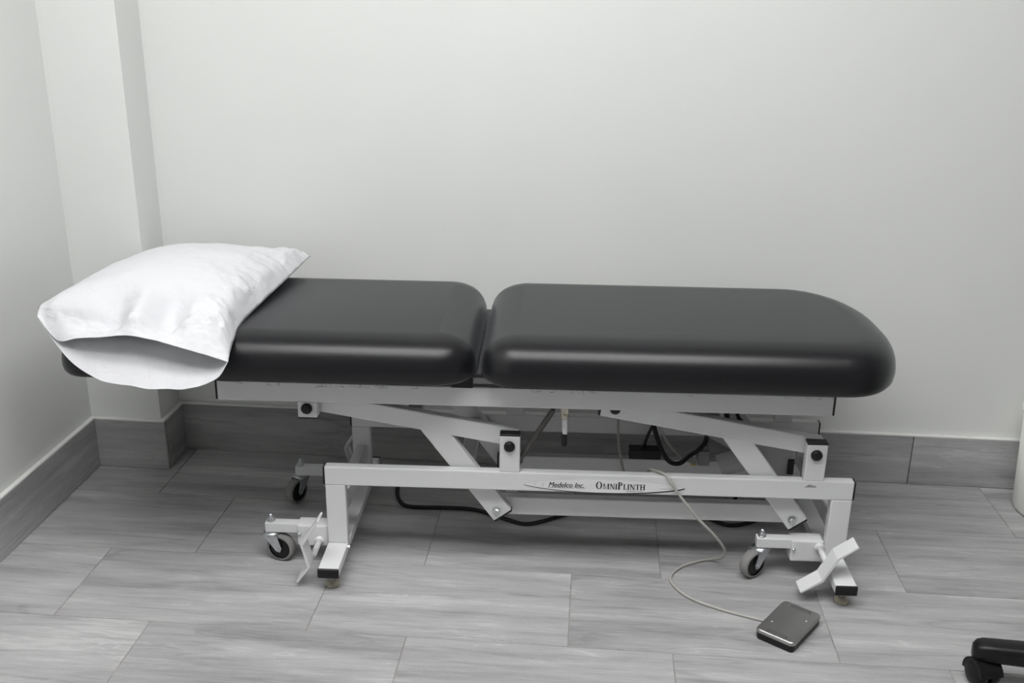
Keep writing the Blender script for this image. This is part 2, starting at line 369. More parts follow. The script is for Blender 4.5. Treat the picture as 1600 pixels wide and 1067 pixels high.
def cushion(name, x0, x1, rads, label):
    y0, y1 = -.0890, .4970
    prof = [(.060, .0), (.020, .0), (.009, .0025), (.0025, .010), (0, .022), (.0005, .034), (.003, .048), (.0085, .062), (.017, .074), (.028, .0835), (.042, .0905), (.056, .0950), (.072, .0982), (.086, .0994)]
    bm = bmesh.new(); R = []
    for d, h in [(d_, h_ * 1.078) for d_, h_ in prof]: R.append([bm.verts.new(p) for p in ring(x0, x1, y0, y1, rads, d, PADZ0 + h)])
    n = len(R[0])
    for A_, B_ in zip(R, R[1:]):
        for i in range(n): bm.faces.new((A_[i], A_[(i + 1) % n], B_[(i + 1) % n], B_[i]))
    bm.faces.new(R[0][::-1]); bm.faces.new(R[-1])
    bmesh.ops.remove_doubles(bm, verts=bm.verts, dist=1e-5)
    o = P(name, bm, M_VINYL, TAB, True); o['label'] = label
    return o
HEADC = cushion('head_cushion', -.600, .3760, [(.11, .09, 2.0), (.10, .11, 2.0), (.09, .09, 2.0), (.07, .07, 2.0)], 'short black vinyl cushion under the pillow')
SEATC = cushion('body_cushion', .3860, 1.3760, [(.16, .24, 2.2), (.215, .30, 2.15), (.10, .11, 2.0), (.09, .09, 2.0)], 'long black vinyl cushion with a rounded foot end')
bm = bmesh.new(); box(bm, (.345, -.030, .5345), (.415, .470, .5445), .003, 2); P('gap_flap', bm, M_VINYL)
# loose threads and lint hanging under the cushions
for cx, cu, N in (((.02, .30), HEADC, 9), ((-.19, -.06), HEADC, 4), ((.50, .66), SEATC, 7), ((.80, 1.2), SEATC, 5)):
    for i in range(N):
        x = random.uniform(*cx); L = random.uniform(.006, .016); y = random.uniform(-.080, -.074)
        pts = [(x, y + .01, PADZ0 + .004), (x + random.uniform(-.5, .5) * L, y - .003, PADZ0 - .15 * L), (x + random.uniform(-1, 1) * L, y - .004, PADZ0 - .35 * L), (x + random.uniform(-1.8, 1.8) * L, y - .003, PADZ0 - .2 * L)]
        P('loose_thread', cable(pts, .00030, 4, 4), M_LINT, cu)
# casters ---------------------------------------------------------------------
def caster(xs, ycen, fx, swivel, wheel_y=0):
    """xs: x of the leg face the socket is welded to; arm reaches towards -x; swivel: heading of the trailing wheel (radians)"""
    so = P('caster_socket', B((xs - .080, ycen - .022, .0500), (xs - .0005, ycen + .022, .1085), .004), M_WHITE)
    bm = bmesh.new(); box(bm, (xs - .164, ycen - .013, .0795), (xs - .078, ycen + .013, .1070), .003); P('caster_arm', bm, M_WHITE, so)
    bm = bmesh.new(); lathe(bm, (xs - .074, ycen - .022, .083), (0, -1, 0), [(0, .005), (.003, .0045), (.0045, .002)], 14); P('screw', bm, M_ZINC, so, True)
    bx = xs - .150
    bm = bmesh.new(); lathe(bm, (bx, ycen, .1065), (0, 0, 1), [(0, .0105), (.003, .0105), (.0035, .0075), (.010, .0075), (.0105, .0045), (.0185, .0045), (.020, .003)], 14); P('bolt', bm, M_ZINC, so)
    d = Vector((math.cos(swivel), math.sin(swivel), 0)); ax = Vector((-d.y, d.x, 0))       # rolling direction, axle direction
    hub = Vector((bx, ycen, .0365)) + d * .024
    bm = bmesh.new(); lathe(bm, (bx, ycen, .0705), (0, 0, 1), [(0, .019), (.0035, .021), (.0055, .021), (.009, .012)], 24); P('swivel_plate', bm, M_ZINC, so, True)
    bm = bmesh.new()
    for s in (-1, 1):
        o_ = ax * (s * .0165); q = [Vector((bx, ycen, .0735)) + d * -.016, Vector((bx, ycen, .0735)) + d * .022, hub + d * .009 + Vector((0, 0, .004)), hub + d * .004 + Vector((0, 0, -.008)), hub - d * .007 + Vector((0, 0, -.005))]
        va = [bm.verts.new(v + o_) for v in q]; vb = [bm.verts.new(v + o_ + ax * (s * .0022)) for v in q]; n = len(q)
        bm.faces.new(va); bm.faces.new(vb[::-1])
        for i in range(n): bm.faces.new((va[i], vb[i], vb[(i + 1) % n], va[(i + 1) % n]))
    tp = bmesh.ops.create_cube(bm, size=1, matrix=Matrix.Translation(Vector((bx, ycen, .0735)) + d * .003) @ Matrix((d, ax, Vector((0, 0, 1)))).transposed().to_4x4() @ Matrix.Diagonal((.036, .036, .003, 1)))
    P('fork', bm, M_ZINC, so)
    bm = bmesh.new(); lathe(bm, hub - ax * .0125, ax, [(0, .0285), (.0, .0335), (.003, .0360), (.0125, .0365), (.022, .0360), (.025, .0335), (.025, .0285)], 36, False); P('tyre', bm, M_RUBBER, so, True)
    bm = bmesh.new(); lathe(bm, hub - ax * .0118, ax, [(0, .012), (.002, .0285), (.0216, .0285), (.0236, .012)], 30); P('wheel_hub', bm, M_BLACK, so)
    bm = bmesh.new(); cyl(bm, hub - ax * .0215, hub + ax * .0215, .0045, n=12); P('axle', bm, M_ZINC, so)
caster(0.0, .030, 0, math.radians(-12))
caster(LB - WL, .030, 0, math.radians(-145))
caster(0.0, DEP - .030, 0, math.radians(-118))
caster(LB - WL, DEP - .030, 0, math.radians(-140))
# foot pedals (Z-shaped straps on a rod)
def pedal(cx, cz, c, y0, y1, yrod):
    th = .0055; ang = 0
    def off(s):
        out = []
        for i, p in enumerate(c):
            ds = []
            if i > 0: ds.append(Vector((c[i][0] - c[i - 1][0], c[i][1] - c[i - 1][1])).normalized())
            if i < len(c) - 1: ds.append(Vector((c[i + 1][0] - c[i][0], c[i + 1][1] - c[i][1])).normalized())
            d = sum(ds, Vector((0, 0))).normalized(); nn = Vector((-d.y, d.x)) / max(.5, d.dot(ds[0]))
            out.append(Vector(p) + nn * s * th / 2)
        return out
    poly = off(1) + off(-1)[::-1]; ca, sa = math.cos(ang), math.sin(ang)
    poly = [(cx + p.x * ca - p.y * sa, cz + p.x * sa + p.y * ca) for p in poly]
    pe = P('foot_pedal', extrude_xz(poly, y0, y1, .0012), M_WHITE)
    bm = bmesh.new(); ym = (y1 - .002) if y1 < yrod else (y0 + .002)
    cyl(bm, (cx, ym, cz), (cx, yrod, cz), .0075, n=18); P('pedal_rod', bm, M_WHITE, pe, True)
    bm = bmesh.new(); yc = yrod + (.012 if y1 < yrod else -.012)
    cyl(bm, (cx, yrod - .002 if y1 < yrod else yrod + .002, cz), (cx, yrod + .035 if y1 < yrod else yrod - .035, cz), .0125, n=20); P('rod_boss', bm, M_WHITE, pe, True)
ZR = [(.060, .0650), (.015, .0320), (-.014, -.0300), (-.064, -.0630)]
ZL = [(.027, .1200), (-.018, .0520), (-.002, -.0080), (-.034, -.0520)]
pedal(1.2280, .0925, ZR, -.100, -.052, 0.005)
pedal(-.0230, .0660, ZL, -.105, -.060, 0.005)
pedal(1.2280, .0925, ZR, DEP + .052, DEP + .100, DEP - .005)
pedal(-.0230, .0660, ZL, DEP + .060, DEP + .105, DEP - .005)
# inner bolts on legs
for x, s in ((WL, 1), (LB - WL, -1)):
    bm = bmesh.new(); lathe(bm, (x, -.003 if s > 0 else .012, .0580 if s > 0 else .09), (s, 0, 0), [(0, .0045), (.005, .0045), (.0065, .003)], 6); P('leg_bolt', bm, M_ZINC)
# release lever, gas strut, actuator, boxes, cables ----------------------------
lv = P('release_lever', extrude_xz([(.5800, .4320), (.5925, .4320), (.5945, .3850), (.5925, .3700), (.5850, .3700), (.5825, .3850)], .010, .017, .001), M_WHITE)
bm = bmesh.new(); lathe(bm, (.5870, .0130, .3790), (0.02, 0, -1), [(0, .0050), (.001, .0070), (.026, .0070), (.031, .0055), (.033, .003)], 18); P('grip', bm, M_BRUB, lv, True)
bm = bmesh.new(); lathe(bm, (.5860, .0210, .4270), (0, -1, 0), [(0, .0100), (.012, .0100), (.016, .0075), (.018, .004)], 20); P('lever_joint', bm, M_BRASS, lv, True)
bm = bmesh.new(); box(bm, (.5770, .006, .432), (.5950, .024, .4500), .001, 1); P('lever_mount', bm, M_BRASS, lv)
st = P('gas_strut', (lambda b: (cyl(b, (.470, .19, .212), (.560, .19, .364), .0075, n=18), b)[1])(bmesh.new()), M_STEEL, TAB, False)
bm = bmesh.new(); cyl(bm, (.555, .19, .356), (.62, .19, .466), .0042, n=14); P('strut_rod', bm, M_ZINC, st, True)
bm = bmesh.new(); cyl(bm, (.462, .19, .199), (.476, .19, .222), .0105, n=18); P('strut_end', bm, M_STEEL, st)
P('strut_cross_tube', B((.445, .081, .180), (.475, DEP - .081, .205)), M_WHITE)
bm = bmesh.new(); cyl(bm, (1.135, .19, .235), (.935, .19, .345), .024, n=24); ac = P('actuator', bm, M_GREY, TAB, False)
bm = bmesh.new(); cyl(bm, (.94, .19, .342), (.80, .19, .419), .013, n=20); P('actuator_rod', bm, M_ZINC, ac, True)
bm = bmesh.new(); box(bm, (1.075, .165, .190), (1.185, .225, .305), .006, 2); P('motor_housing', bm, M_MOTOR, ac)
bm = bmesh.new(); cyl(bm, (1.000, .195, .215), (1.080, .195, .250), .030, n=24); P('motor', bm, M_MOTOR, ac)
P('motor_bracket', B((1.183, .17, .150), (1.205, .22, .215), .002, 1), M_WHITE, ac)
P('motor_socket', B((1.168, .160, .214), (1.184, .168, .256), .001, 1), M_BLACK, ac)
cb = P('control_box', B((.772, DEP - .082, .1800), (.858, DEP - .045, .2080), .003), M_BLACK); cb['label'] = 'small black control box behind the logo rail'
jb = P('junction_box', B((.955, .265, .1800), (.985, .300, .2230), .002), M_GREY)
P('plug', (lambda b: (lathe(b, (.948, .280, .206), (-1, 0, .1), [(0, .006), (.008, .006), (.010, .004), (.014, .0035)], 14), b)[1])(bmesh.new()), M_TRIM, jb)
P('yellow_tie', B((.935, .2640, .1805), (.952, .2680, .1850), .001, 1), M_YEL, jb)
P('power_lead', cable([(.800, .20, .452), (.806, .20, .400), (.830, .18, .300), (.858, .16, .248), (.890, .17, .232), (.925, .22, .232), (.955, .27, .226), (.975, .285, .250), (.985, .30, .33), (.990, .30, .45)], .0062), M_BRUB)
P('thin_lead', cable([(.808, .19, .450), (.820, .185, .380), (.850, .185, .300), (.890, .20, .245), (.925, .24, .205), (.948, .262, .190)], .0034), M_CORD)
P('thin_lead', cable([(.738, .30, .455), (.738, .30, .350), (.738, .29, .260), (.748, .26, .190), (.762, .24, .150)], .0034), M_CORD)
P('box_lead', cable([(.812, DEP - .06, .207), (.818, DEP - .07, .240), (.838, DEP - .07, .300), (.850, DEP - .07, .38), (.86, DEP - .07, .455)], .0045), M_BRUB)
P('motor_lead', cable([(1.10, .21, .258), (1.08, .24, .300), (1.05, .26, .330), (1.035, .27, .39), (1.03, .28, .455)], .0055), M_BRUB)
P('motor_lead', cable([(1.12, .20, .26), (1.12, .22, .275), (1.10, .26, .275), (1.06, .28, .268), (1.03, .29, .30), (1.01, .30, .45)], .0075), M_BRUB)
P('mains_cord', cable([(.105, .52, .006), (.112, .44, .006), (.118, .385, .006), (.135, .333, .006), (.168, .308, .006), (.273, .308, .006), (.354, .300, .006), (.438, .253, .006), (.492, .230, .006), (.544, .250, .006), (.594, .284, .006), (.68, .33, .006), (.80, .36, .006), (.93, .33, .006), (1.006, .288, .006), (1.054, .258, .006), (1.119, .281, .006), (1.16, .30, .03), (1.165, .27, .10), (1.165, .22, .195)], .0055), M_BRUB)
# logo decal on the front rail --------------------------------------------------
FR = [o for o in TAB.children if o.name.startswith('base_rail')][0]
DY = -.0004
def flat(name, polys, m, y=DY, parent=FR):
    bm = bmesh.new()
    for poly in polys:
        a = [bm.verts.new((x, y, z)) for x, z in poly]; b = [bm.verts.new((x, y + .0003, z)) for x, z in poly]; n = len(poly)
        bm.faces.new(a); bm.faces.new(b[::-1])
        for i in range(n): bm.faces.new((a[i], b[i], b[(i + 1) % n], a[(i + 1) % n]))
    return P(name, bm, m, parent)
DX0, DX1 = .489, .884; DXC, DHW = (DX0 + DX1) / 2, (DX1 - DX0) / 2
def low(t):                     # lower edge of the lens shape, t in -1..1
    return .2475 - .0185 * max(0, 1 - abs(t) ** 2.1) ** .8
def upp(t): return .2475 + .0205 * max(0, 1 - abs(t) ** 2.1) ** .8
ts = [-1 + 2 * i / 60 for i in range(61)]
flat('decal', [[(DXC + DHW * t, low(t)) for t in ts] + [(DXC + DHW * t, upp(t)) for t in ts[-2:0:-1]]], M_DECAL, -.0003)
def sweep(name, f, t0, t1, w0, w1, m, N=50):
    polys = []
    for i in range(N):
        ta, tb = t0 + (t1 - t0) * i / N, t0 + (t1 - t0) * (i + 1) / N; wa, wb = w0 + (w1 - w0) * i / N, w0 + (w1 - w0) * (i + 1) / N
        polys.append([(DXC + DHW * ta, f(ta) - wa / 2), (DXC + DHW * tb, f(tb) - wb / 2), (DXC + DHW * tb, f(tb) + wb / 2), (DXC + DHW * ta, f(ta) + wa / 2)])
    flat(name, polys, m, -.0007)
sweep('logo_swoosh', low, -.985, 1.0, .0012, .0034, M_INK)
sweep('logo_outline', upp, -.99, .95, .0004, .0004, M_INKL)
flat('logo_dot', [[(.518 + .0014 * math.cos(a * PI / 6), .2485 + .0014 * math.sin(a * PI / 6)) for a in range(12)]], M_INKG, -.0007)
flat('logo_crescent', [[(.543 + .0062 * math.cos(t), .2475 + .0062 * math.sin(t)) for t in [PI * .62 + PI * .76 * i / 12 for i in range(13)]] + [(.5445 + .0058 * math.cos(t), .2475 + .0056 * math.sin(t)) for t in [PI * 1.36 - PI * .72 * i / 12 for i in range(13)]]], M_INKL, -.0007)
def font(name, txt, x, z, h, m, shear=0, bold=0, sx=1.0, y=-.0007):
    c = bpy.data.curves.new(name, 'FONT'); c.body = txt; c.size = h; c.shear = shear; c.offset = bold; c.resolution_u = 3
    to = bpy.data.objects.new(name, c); COL.objects.link(to)
    dg = bpy.context.evaluated_depsgraph_get(); me = bpy.data.meshes.new_from_object(to.evaluated_get(dg)); bpy.data.objects.remove(to)
    for v in me.vertices: v.co = (x + v.co.x * sx, y, z + v.co.y)
    bm = bmesh.new(); bm.from_mesh(me)                  # two more copies a hair apart give the bold weight
    for dx in (.00035, .0007):
        dup = bmesh.ops.duplicate(bm, geom=bm.faces[:len(me.polygons)] + bm.edges[:len(me.edges)] + bm.verts[:len(me.vertices)]) if bm.faces.ensure_lookup_table() or bm.edges.ensure_lookup_table() or bm.verts.ensure_lookup_table() or True else None
        for g in dup['geom']:
            if isinstance(g, bmesh.types.BMVert): g.co.x += dx; g.co.y -= dx * .1
    bm.to_mesh(me); bm.free()
    me.name = name; me.materials.clear(); me.materials.append(m)
    o = bpy.data.objects.new(name, me); COL.objects.link(o); o.parent = FR; return o
font('maker_lettering', 'Medelco Inc.', .5510, .2425, .0190, M_INK, .28, .0, .90)
flat('maker_underline', [[(.5500, .2402), (.6150, .2402), (.6150, .2414), (.5500, .2414)], [(.6190, .2402), (.6430, .2402), (.6430, .2414), (.6190, .2414)]], M_INKG, -.0007)
# serif capitals of the model name
def glyph(ch):
    R = lambda x0, x1, z0, z1: [(x0, z0), (x1, z0), (x1, z1), (x0, z1)]
    st, th, se = .215, .10, .06
    stem = lambda x: [R(x, x + st, 0, 1), R(x - .07, x + st + .07, 0, se), R(x - .07, x + st + .07, 1 - se, 1)]
    thin = lambda x: [R(x, x + th, 0, 1), R(x - .07, x + th + .07, 0, se), R(x - .07, x + th + .07, 1 - se, 1)]
    if ch == 'I': return stem(.08), .40
    if ch == 'L': return stem(.08) + [R(.2, .62, 0, .07), R(.56, .63, 0, .26)], .70
    if ch == 'T': return [R(.30, .30 + st, 0, 1), R(.2, .57, 0, se), R(.03, .74, .93, 1), R(.03, .09, .74, 1), R(.68, .74, .74, 1)], .80
    if ch == 'H': return stem(.08) + stem(.62) + [R(.2, .66, .47, .54)], .95
    if ch == 'N': return thin(.12) + thin(.72) + [[(.06, 1), (.30, 1), (.82, 0), (.66, 0)]], .95
    if ch == 'M': return thin(.12) + stem(.86) + [[(.08, 1), (.28, 1), (.60, 0), (.54, 0)], [(.54, 0), (.60, 0), (.96, 1), (.88, 1)]], 1.18
    if ch in 'OP':
        if ch == 'O': cx, cz, rx, rz, tx, tz = .46, .5, .42, .52, .20, .06; a0, a1 = 0, 2 * PI
        else: cx, cz, rx, rz, tx, tz = .26, .74, .36, .26, .19, .06; a0, a1 = -PI / 2, PI / 2
        N = 24; q = []
        for i in range(N):
            t, u = a0 + (a1 - a0) * i / N, a0 + (a1 - a0) * (i + 1) / N
            q.append([(cx + rx * math.cos(t), cz + rz * math.sin(t)), (cx + rx * math.cos(u), cz + rz * math.sin(u)), (cx + (rx - tx) * math.cos(u), cz + (rz - tz) * math.sin(u)), (cx + (rx - tx) * math.cos(t), cz + (rz - tz) * math.sin(t))])
        if ch == 'P': q += stem(.08) + [R(.2, .27, .48, .53), R(.2, .27, .95, 1)]
        return q, (.95 if ch == 'O' else .72)
polys = []; x = 0
for i, ch in enumerate('OMNIPLINTH'):
    g, adv = glyph(ch); s = 1.32 if ch in 'OP' and i in (0, 4) else 1.0
    polys += [[(x + px * s * .95, pz * s) for px, pz in p] for p in g]; x += adv * s * .95 + .02
sc = .1215 / x
flat('model_lettering', [[(.6672 + px * sc, .2405 + pz * .0148) for px, pz in p] for p in polys], M_INK, -.0007)
fp = []
x = .7430
for wd in (.0022, .0016, .0026, .0018, .0024, .0016, .0022, .0020, .0, .0022, .0018, .0024, .0018, .0020):
    fp.append([(x, .2355), (x + max(wd, .0002), .2355), (x + max(wd, .0002), .2376), (x, .2376)]); x += wd + .0009 if wd else .003
flat('small_print', fp, M_INKG, -.0007)
flat('logo_rule', [[(.8230, .2452), (.8530, .2452), (.8530, .2460), (.8230, .2460)]], M_INKG, -.0007)
flat('rating_sticker', [[(1.1700, .2620), (1.2010, .2620), (1.1960, .2665), (1.1890, .2668), (1.1885, .2690), (1.1790, .2690), (1.1780, .2665)]], M_INKG, -.0007)

# ------------------------------------------------------------------ pillow
def lerp(a, b, t): return a + (b - a) * t
def curve1(keys, t):
    for (t0, v0), (t1, v1) in zip(keys, keys[1:]):
        if t <= t1:
            s = (t - t0) / (t1 - t0); s = s * s * (3 - 2 * s) * .5 + s * .5
            return [lerp(p, q, s) for p, q in zip(v0, v1)]
    return list(keys[-1][1])
PIL = thing('pillow', (.2433, .2754, 0), .0428, 'plump white pillow in an open-ended cotton pillowcase on the black cushion', 'pillow')
PT = PADZ0 + .108
UC = [0, .12, .25, .38, .5, .62, .75, .88, 1]
TG = [  # rows from the open end to the back seam, columns from the pillar side to the foot side
 [(-.632,-.055,.668),(-.575,-.090,.621),(-.515,-.120,.637),(-.440,-.135,.650),(-.385,-.142,.656),(-.325,-.150,.648),(-.255,-.160,.636),(-.203,-.166,.625),(-.160,-.166,.611)],
 [(-.641,-.030,.675),(-.585,-.062,.660),(-.515,-.068,.640),(-.445,-.066,.637),(-.385,-.110,.682),(-.320,-.084,.638),(-.260,-.106,.668),(-.208,-.108,.649),(-.168,-.120,.620)],
 [(-.643,-.005,.682),(-.592,-.030,.697),(-.520,-.034,.690),(-.450,-.026,.674),(-.385,-.052,.708),(-.325,-.034,.664),(-.265,-.048,.697),(-.212,-.052,.676),(-.176,-.060,.628)],
 [(-.640,.070,.680),(-.598,.050,.704),(-.530,.050,.724),(-.460,.050,.731),(-.390,.050,.732),(-.325,.050,.727),(-.265,.050,.718),(-.213,.045,.688),(-.184,.030,.636)],
 [(-.632,.200,.676),(-.592,.180,.703),(-.532,.180,.728),(-.460,.180,.742),(-.390,.180,.745),(-.325,.180,.742),(-.262,.180,.728),(-.208,.180,.694),(-.172,.180,.646)],
 [(-.620,.340,.674),(-.584,.330,.696),(-.524,.330,.720),(-.460,.330,.735),(-.390,.330,.740),(-.320,.330,.737),(-.252,.330,.723),(-.196,.330,.693),(-.158,.330,.653)],
 [(-.610,.450,.670),(-.575,.440,.684),(-.515,.440,.705),(-.450,.440,.716),(-.385,.440,.719),(-.315,.440,.718),(-.250,.445,.709),(-.190,.450,.690),(-.148,.440,.658)],
 [(-.602,.515,.664),(-.570,.500,.668),(-.510,.500,.680),(-.450,.500,.688),(-.380,.500,.692),(-.310,.503,.693),(-.250,.510,.689),(-.190,.520,.677),(-.142,.525,.662)],
 [(-.598,.535,.658),(-.560,.528,.658),(-.505,.526,.660),(-.447,.526,.662),(-.380,.527,.663),(-.310,.530,.664),(-.248,.536,.664),(-.190,.543,.664),(-.138,.550,.663)]]
BG = [
 [TG[0][0],(-.561,-.100,.598),(-.478,-.140,.555),(-.420,-.155,.547),(-.365,-.163,.544),(-.307,-.170,.543),(-.250,-.175,.548),(-.186,-.175,.574),TG[0][8]],
 [TG[1][0],(-.578,-.072,.628),(-.500,-.106,.592),(-.430,-.114,.586),(-.370,-.118,.584),(-.310,-.120,.584),(-.250,-.121,.587),(-.195,-.120,.600),TG[1][8]],
 [TG[2][0],(-.590,-.035,.645),(-.520,-.062,.632),(-.450,-.064,.630),(-.385,-.066,.630),(-.325,-.066,.630),(-.265,-.066,.630),(-.210,-.064,.630),TG[2][8]]]
for r_i in range(3, 9):
    BG.append([TG[r_i][0]] + [(TG[r_i][c][0], TG[r_i][c][1], [0, .646, .6415, .6405, .6405, .6405, .6405, .6405][c] + (.010 if r_i == 8 else .003 if r_i == 7 else 0)) for c in range(1, 8)] + [TG[r_i][8]])
NU, NV = 96, 120
def wr(x, y, z, s): return noise.noise(Vector((x * s, y * s, z * s)))
def cr(a, b, c, d, t): return .5 * ((2 * b) + (c - a) * t + (2 * a - 5 * b + 4 * c - d) * t * t + (3 * b - a - 3 * c + d) * t ** 3)
def rowpt(row, u):
    k = 0
    while k < 7 and u > UC[k + 1]: k += 1
    t = (u - UC[k]) / (UC[k + 1] - UC[k]); g = lambda q: Vector(row[q])
    a = g(k - 1) if k > 0 else g(0) * 2 - g(1); d = g(k + 2) if k < 7 else g(8) * 2 - g(7)
    return cr(a, g(k), g(k + 1), d, t)
def gridpt(G_, u, v):
    f = min(v, .99999) * 8; k = int(f); t = f - k; q = lambda i_: rowpt(G_[i_], u)
    a = q(k - 1) if k > 0 else q(0) * 2 - q(1); d = q(k + 2) if k < 7 else q(8) * 2 - q(7)
    return cr(a, q(k), q(k + 1), d, t)
def ridge(x, y, z, s): return 1 - 2 * abs(wr(x, y, z, s))
def top_pt(u, v, fold=1.0):
    p = gridpt(TG, u, v); x, y, z = p
    m = min(1, 8 * u * (1 - u)) * min(1, (1 - v) * 8)
    e = max(0, (u - .70) / .30) * min(1, (1 - u) * 14)                  # gathered long seam
    z += fold * e * (.0170 * ridge(x * .6 + y * .25, y, 1, 22) + .0110 * ridge(x * .7, y * 1.2, 4, 46) + .003 * wr(x, y, 2, 110)) * min(1, v * 6)
    y += fold * e * .004 * wr(x, y, 8, 40)
    h = max(0, 1 - abs(v - .12) / .12)                                   # crumpled hem
    z += fold * m * h * (.0075 * ridge(x * 1.2, y * .7, 6, 15) + .0055 * ridge(x, y * 1.6, 3, 38))
    z += fold * m * (.0050 * wr(x, y * 1.3, 2, 10) + .0045 * ridge(x + y * .6, y - x * .3, 5, 6))
    if v < .22: z -= fold * .0016 * m * math.exp(-((v - .165) / .008) ** 2)   # stitched hem line
    return Vector((x, y, z))
PRF = [(-.006, .03), (0, .036), (.003, .051), (.0085, .0657), (.017, .0785), (.028, .0885), (.042, .0960), (.060, .1012), (.085, .1044), (.115, .1063), (.150, .1079)]
def bot_pt(u, v):
    p = gridpt(BG, u, v); x, y, z = p
    z += .003 * min(1, 8 * u * (1 - u)) * wr(x, y, 7, 22) * (1 if v < .2 else .2); y += .004 * wr(x, z, 3, 18) * max(0, 1 - v * 6) * min(1, 8 * u * (1 - u))
    d = y + .089
    if d > -.006 and x > -.592:
        hh = PRF[-1][1]
        for (da, ha), (db, hb) in zip(PRF, PRF[1:]):
            if da <= d <= db: hh = lerp(ha, hb, (d - da) / (db - da))
        z = max(z, PADZ0 + hh + .0025)
    return Vector((x, y, z))
bm = bmesh.new(); TT = []; BB = []
for j in range(NV + 1):
    v = (j / NV) ** 1.3
    TT.append([bm.verts.new(top_pt(i / NU, v)) for i in range(NU + 1)])
    BB.append([TT[j][0]] + [bm.verts.new(bot_pt(i / NU, v)) for i in range(1, NU)] + [TT[j][NU]])
for j in range(NV):
    for i in range(NU):
        bm.faces.new((TT[j][i], TT[j][i + 1], TT[j + 1][i + 1], TT[j + 1][i])); bm.faces.new((BB[j][i], BB[j + 1][i], BB[j + 1][i + 1], BB[j][i + 1]))
for i in range(NU):           # closed back seam
    q = list(dict.fromkeys([TT[NV][i], TT[NV][i + 1], BB[NV][i + 1], BB[NV][i]]))
    if len(q) > 2: bm.faces.new(q)
pc = obj('pillowcase', bm, M_COTTON, PIL, True)
so = pc.modifiers.new('thick', 'SOLIDIFY'); so.thickness = .0014; so.offset = 0
# the stuffed pillow inside the case
bm = bmesh.new(); A_ = []
NI, NJ = 30, 16
for j in range(NJ + 1):
    v = .34 + .62 * j / NJ; rr = []
    q = min(1, (j / NJ) / .16); q = math.sqrt(max(0, 1 - (1 - q) ** 2))
    for i in range(NI):
        t = 2 * PI * i / NI; u = .5 - .46 * math.cos(t); tp, bt = top_pt(u, v, 0), bot_pt(u, v)
        m_ = (tp + bt) / 2; c_ = (top_pt(.5, v) + bot_pt(.5, v)) / 2; h = (tp.z - bt.z) / 2 - .006
        pz = m_.z + max(h, .001) * (1 if math.sin(t) > 0 else -1) * min(1, abs(math.sin(t)) * 3)
        rr.append(bm.verts.new((lerp(c_.x, m_.x, .35 + .65 * q), m_.y, lerp(c_.z, pz, .15 + .85 * q))))
    A_.append(rr)
for a, b in zip(A_, A_[1:]):
    for i in range(NI): bm.faces.new((a[i], a[(i + 1) % NI], b[(i + 1) % NI], b[i]))
bm.faces.new(A_[0][::-1]); bm.faces.new(A_[-1])
obj('pillow_insert', bm, M_COTTON, PIL, True)

# ------------------------------------------------------------------ foot switch with its cord
FS = thing('foot_switch', (1.3640, .1090, 0), math.radians(55), 'silver and black foot switch pedal with grey cord on the floor', 'foot switch')
def rrect(lx, ly, r, n=6):
    out = []
    for sx, sy, a0 in ((1, -1, -90), (1, 1, 0), (-1, 1, 90), (-1, -1, 180)):
        for i in range(n + 1):
            t = math.radians(a0 + 90 * i / n); out.append((sx * (lx / 2 - r) + r * math.cos(t), sy * (ly / 2 - r) + r * math.sin(t)))
    return out
def slab(lx, ly, r, prof, n=6):
    bm = bmesh.new(); R = []
    for ins, z in prof: R.append([bm.verts.new((x, y, z)) for x, y in rrect(lx - 2 * ins, ly - 2 * ins, max(r - ins, .001), n)])
    m = len(R[0])
    for A, B_ in zip(R, R[1:]):
        for i in range(m): bm.faces.new((A[i], A[(i + 1) % m], B_[(i + 1) % m], B_[i]))
    bm.faces.new(R[0][::-1]); bm.faces.new(R[-1]); return bm
obj('base', slab(.149, .093, .011, [(.003, 0), (.001, .003), (0, .018), (.0015, .020)]), M_BLACK, FS)
pl = obj('plate', slab(.151, .095, .012, [(.0005, .0185), (0, .021), (0, .0235), (.0012, .0260), (.003, .0272)]), M_PLATE, FS)
for x in (-.062, .062): obj('grip_strip', slab(.011, .052, .004, [(0, .0268), (.0005, .0280)]), M_GRIP, pl).location = (x, 0, 0)
for x, y in ((-.026, .030), (.026, -.030)):
    bm = bmesh.new(); lathe(bm, (x, y, .0268), (0, 0, 1), [(0, .0028), (.0008, .0026), (.0014, .0014)], 12); obj('rivet', bm, M_ZINC, pl, True)
cth, sth = math.cos(.0428), math.sin(.0428)
def tl(x, y, z):                  # table frame -> world
    return Vector((.2433 + cth * x - sth * y, .2754 + sth * x + cth * y, z))
ci, si = math.cos(-math.radians(55)), math.sin(-math.radians(55))
def fsl(p): d = p - Vector((1.3640, .1090, 0)); return Vector((ci * d.x - si * d.y, si * d.x + ci * d.y, d.z))
cp = [tl(*p) for p in ((.800, .110, .2150), (.798, .075, .2500), (.802, .045, .2740), (.812, .022, .2835), (.834, .004, .2830), (.849, -.0060, .266), (.872, -.0075, .233), (.918, -.0080, .174), (.962, -.004, .127), (.997, .018, .072), (.998, .050, .030), (.980, .074, .010), (.951, .073, .0045), (.901, .045, .0040), (.869, .005, .0040), (.865, -.036, .0040), (.899, -.095, .0040), (.970, -.142, .0040), (1.067, -.183, .0045))]
cp.append(cp[-1] + Vector((.030, -.008, .006)))
obj('cord', cable([fsl(p) for p in cp], .0036, 8, 8), M_CORD, FS, True)

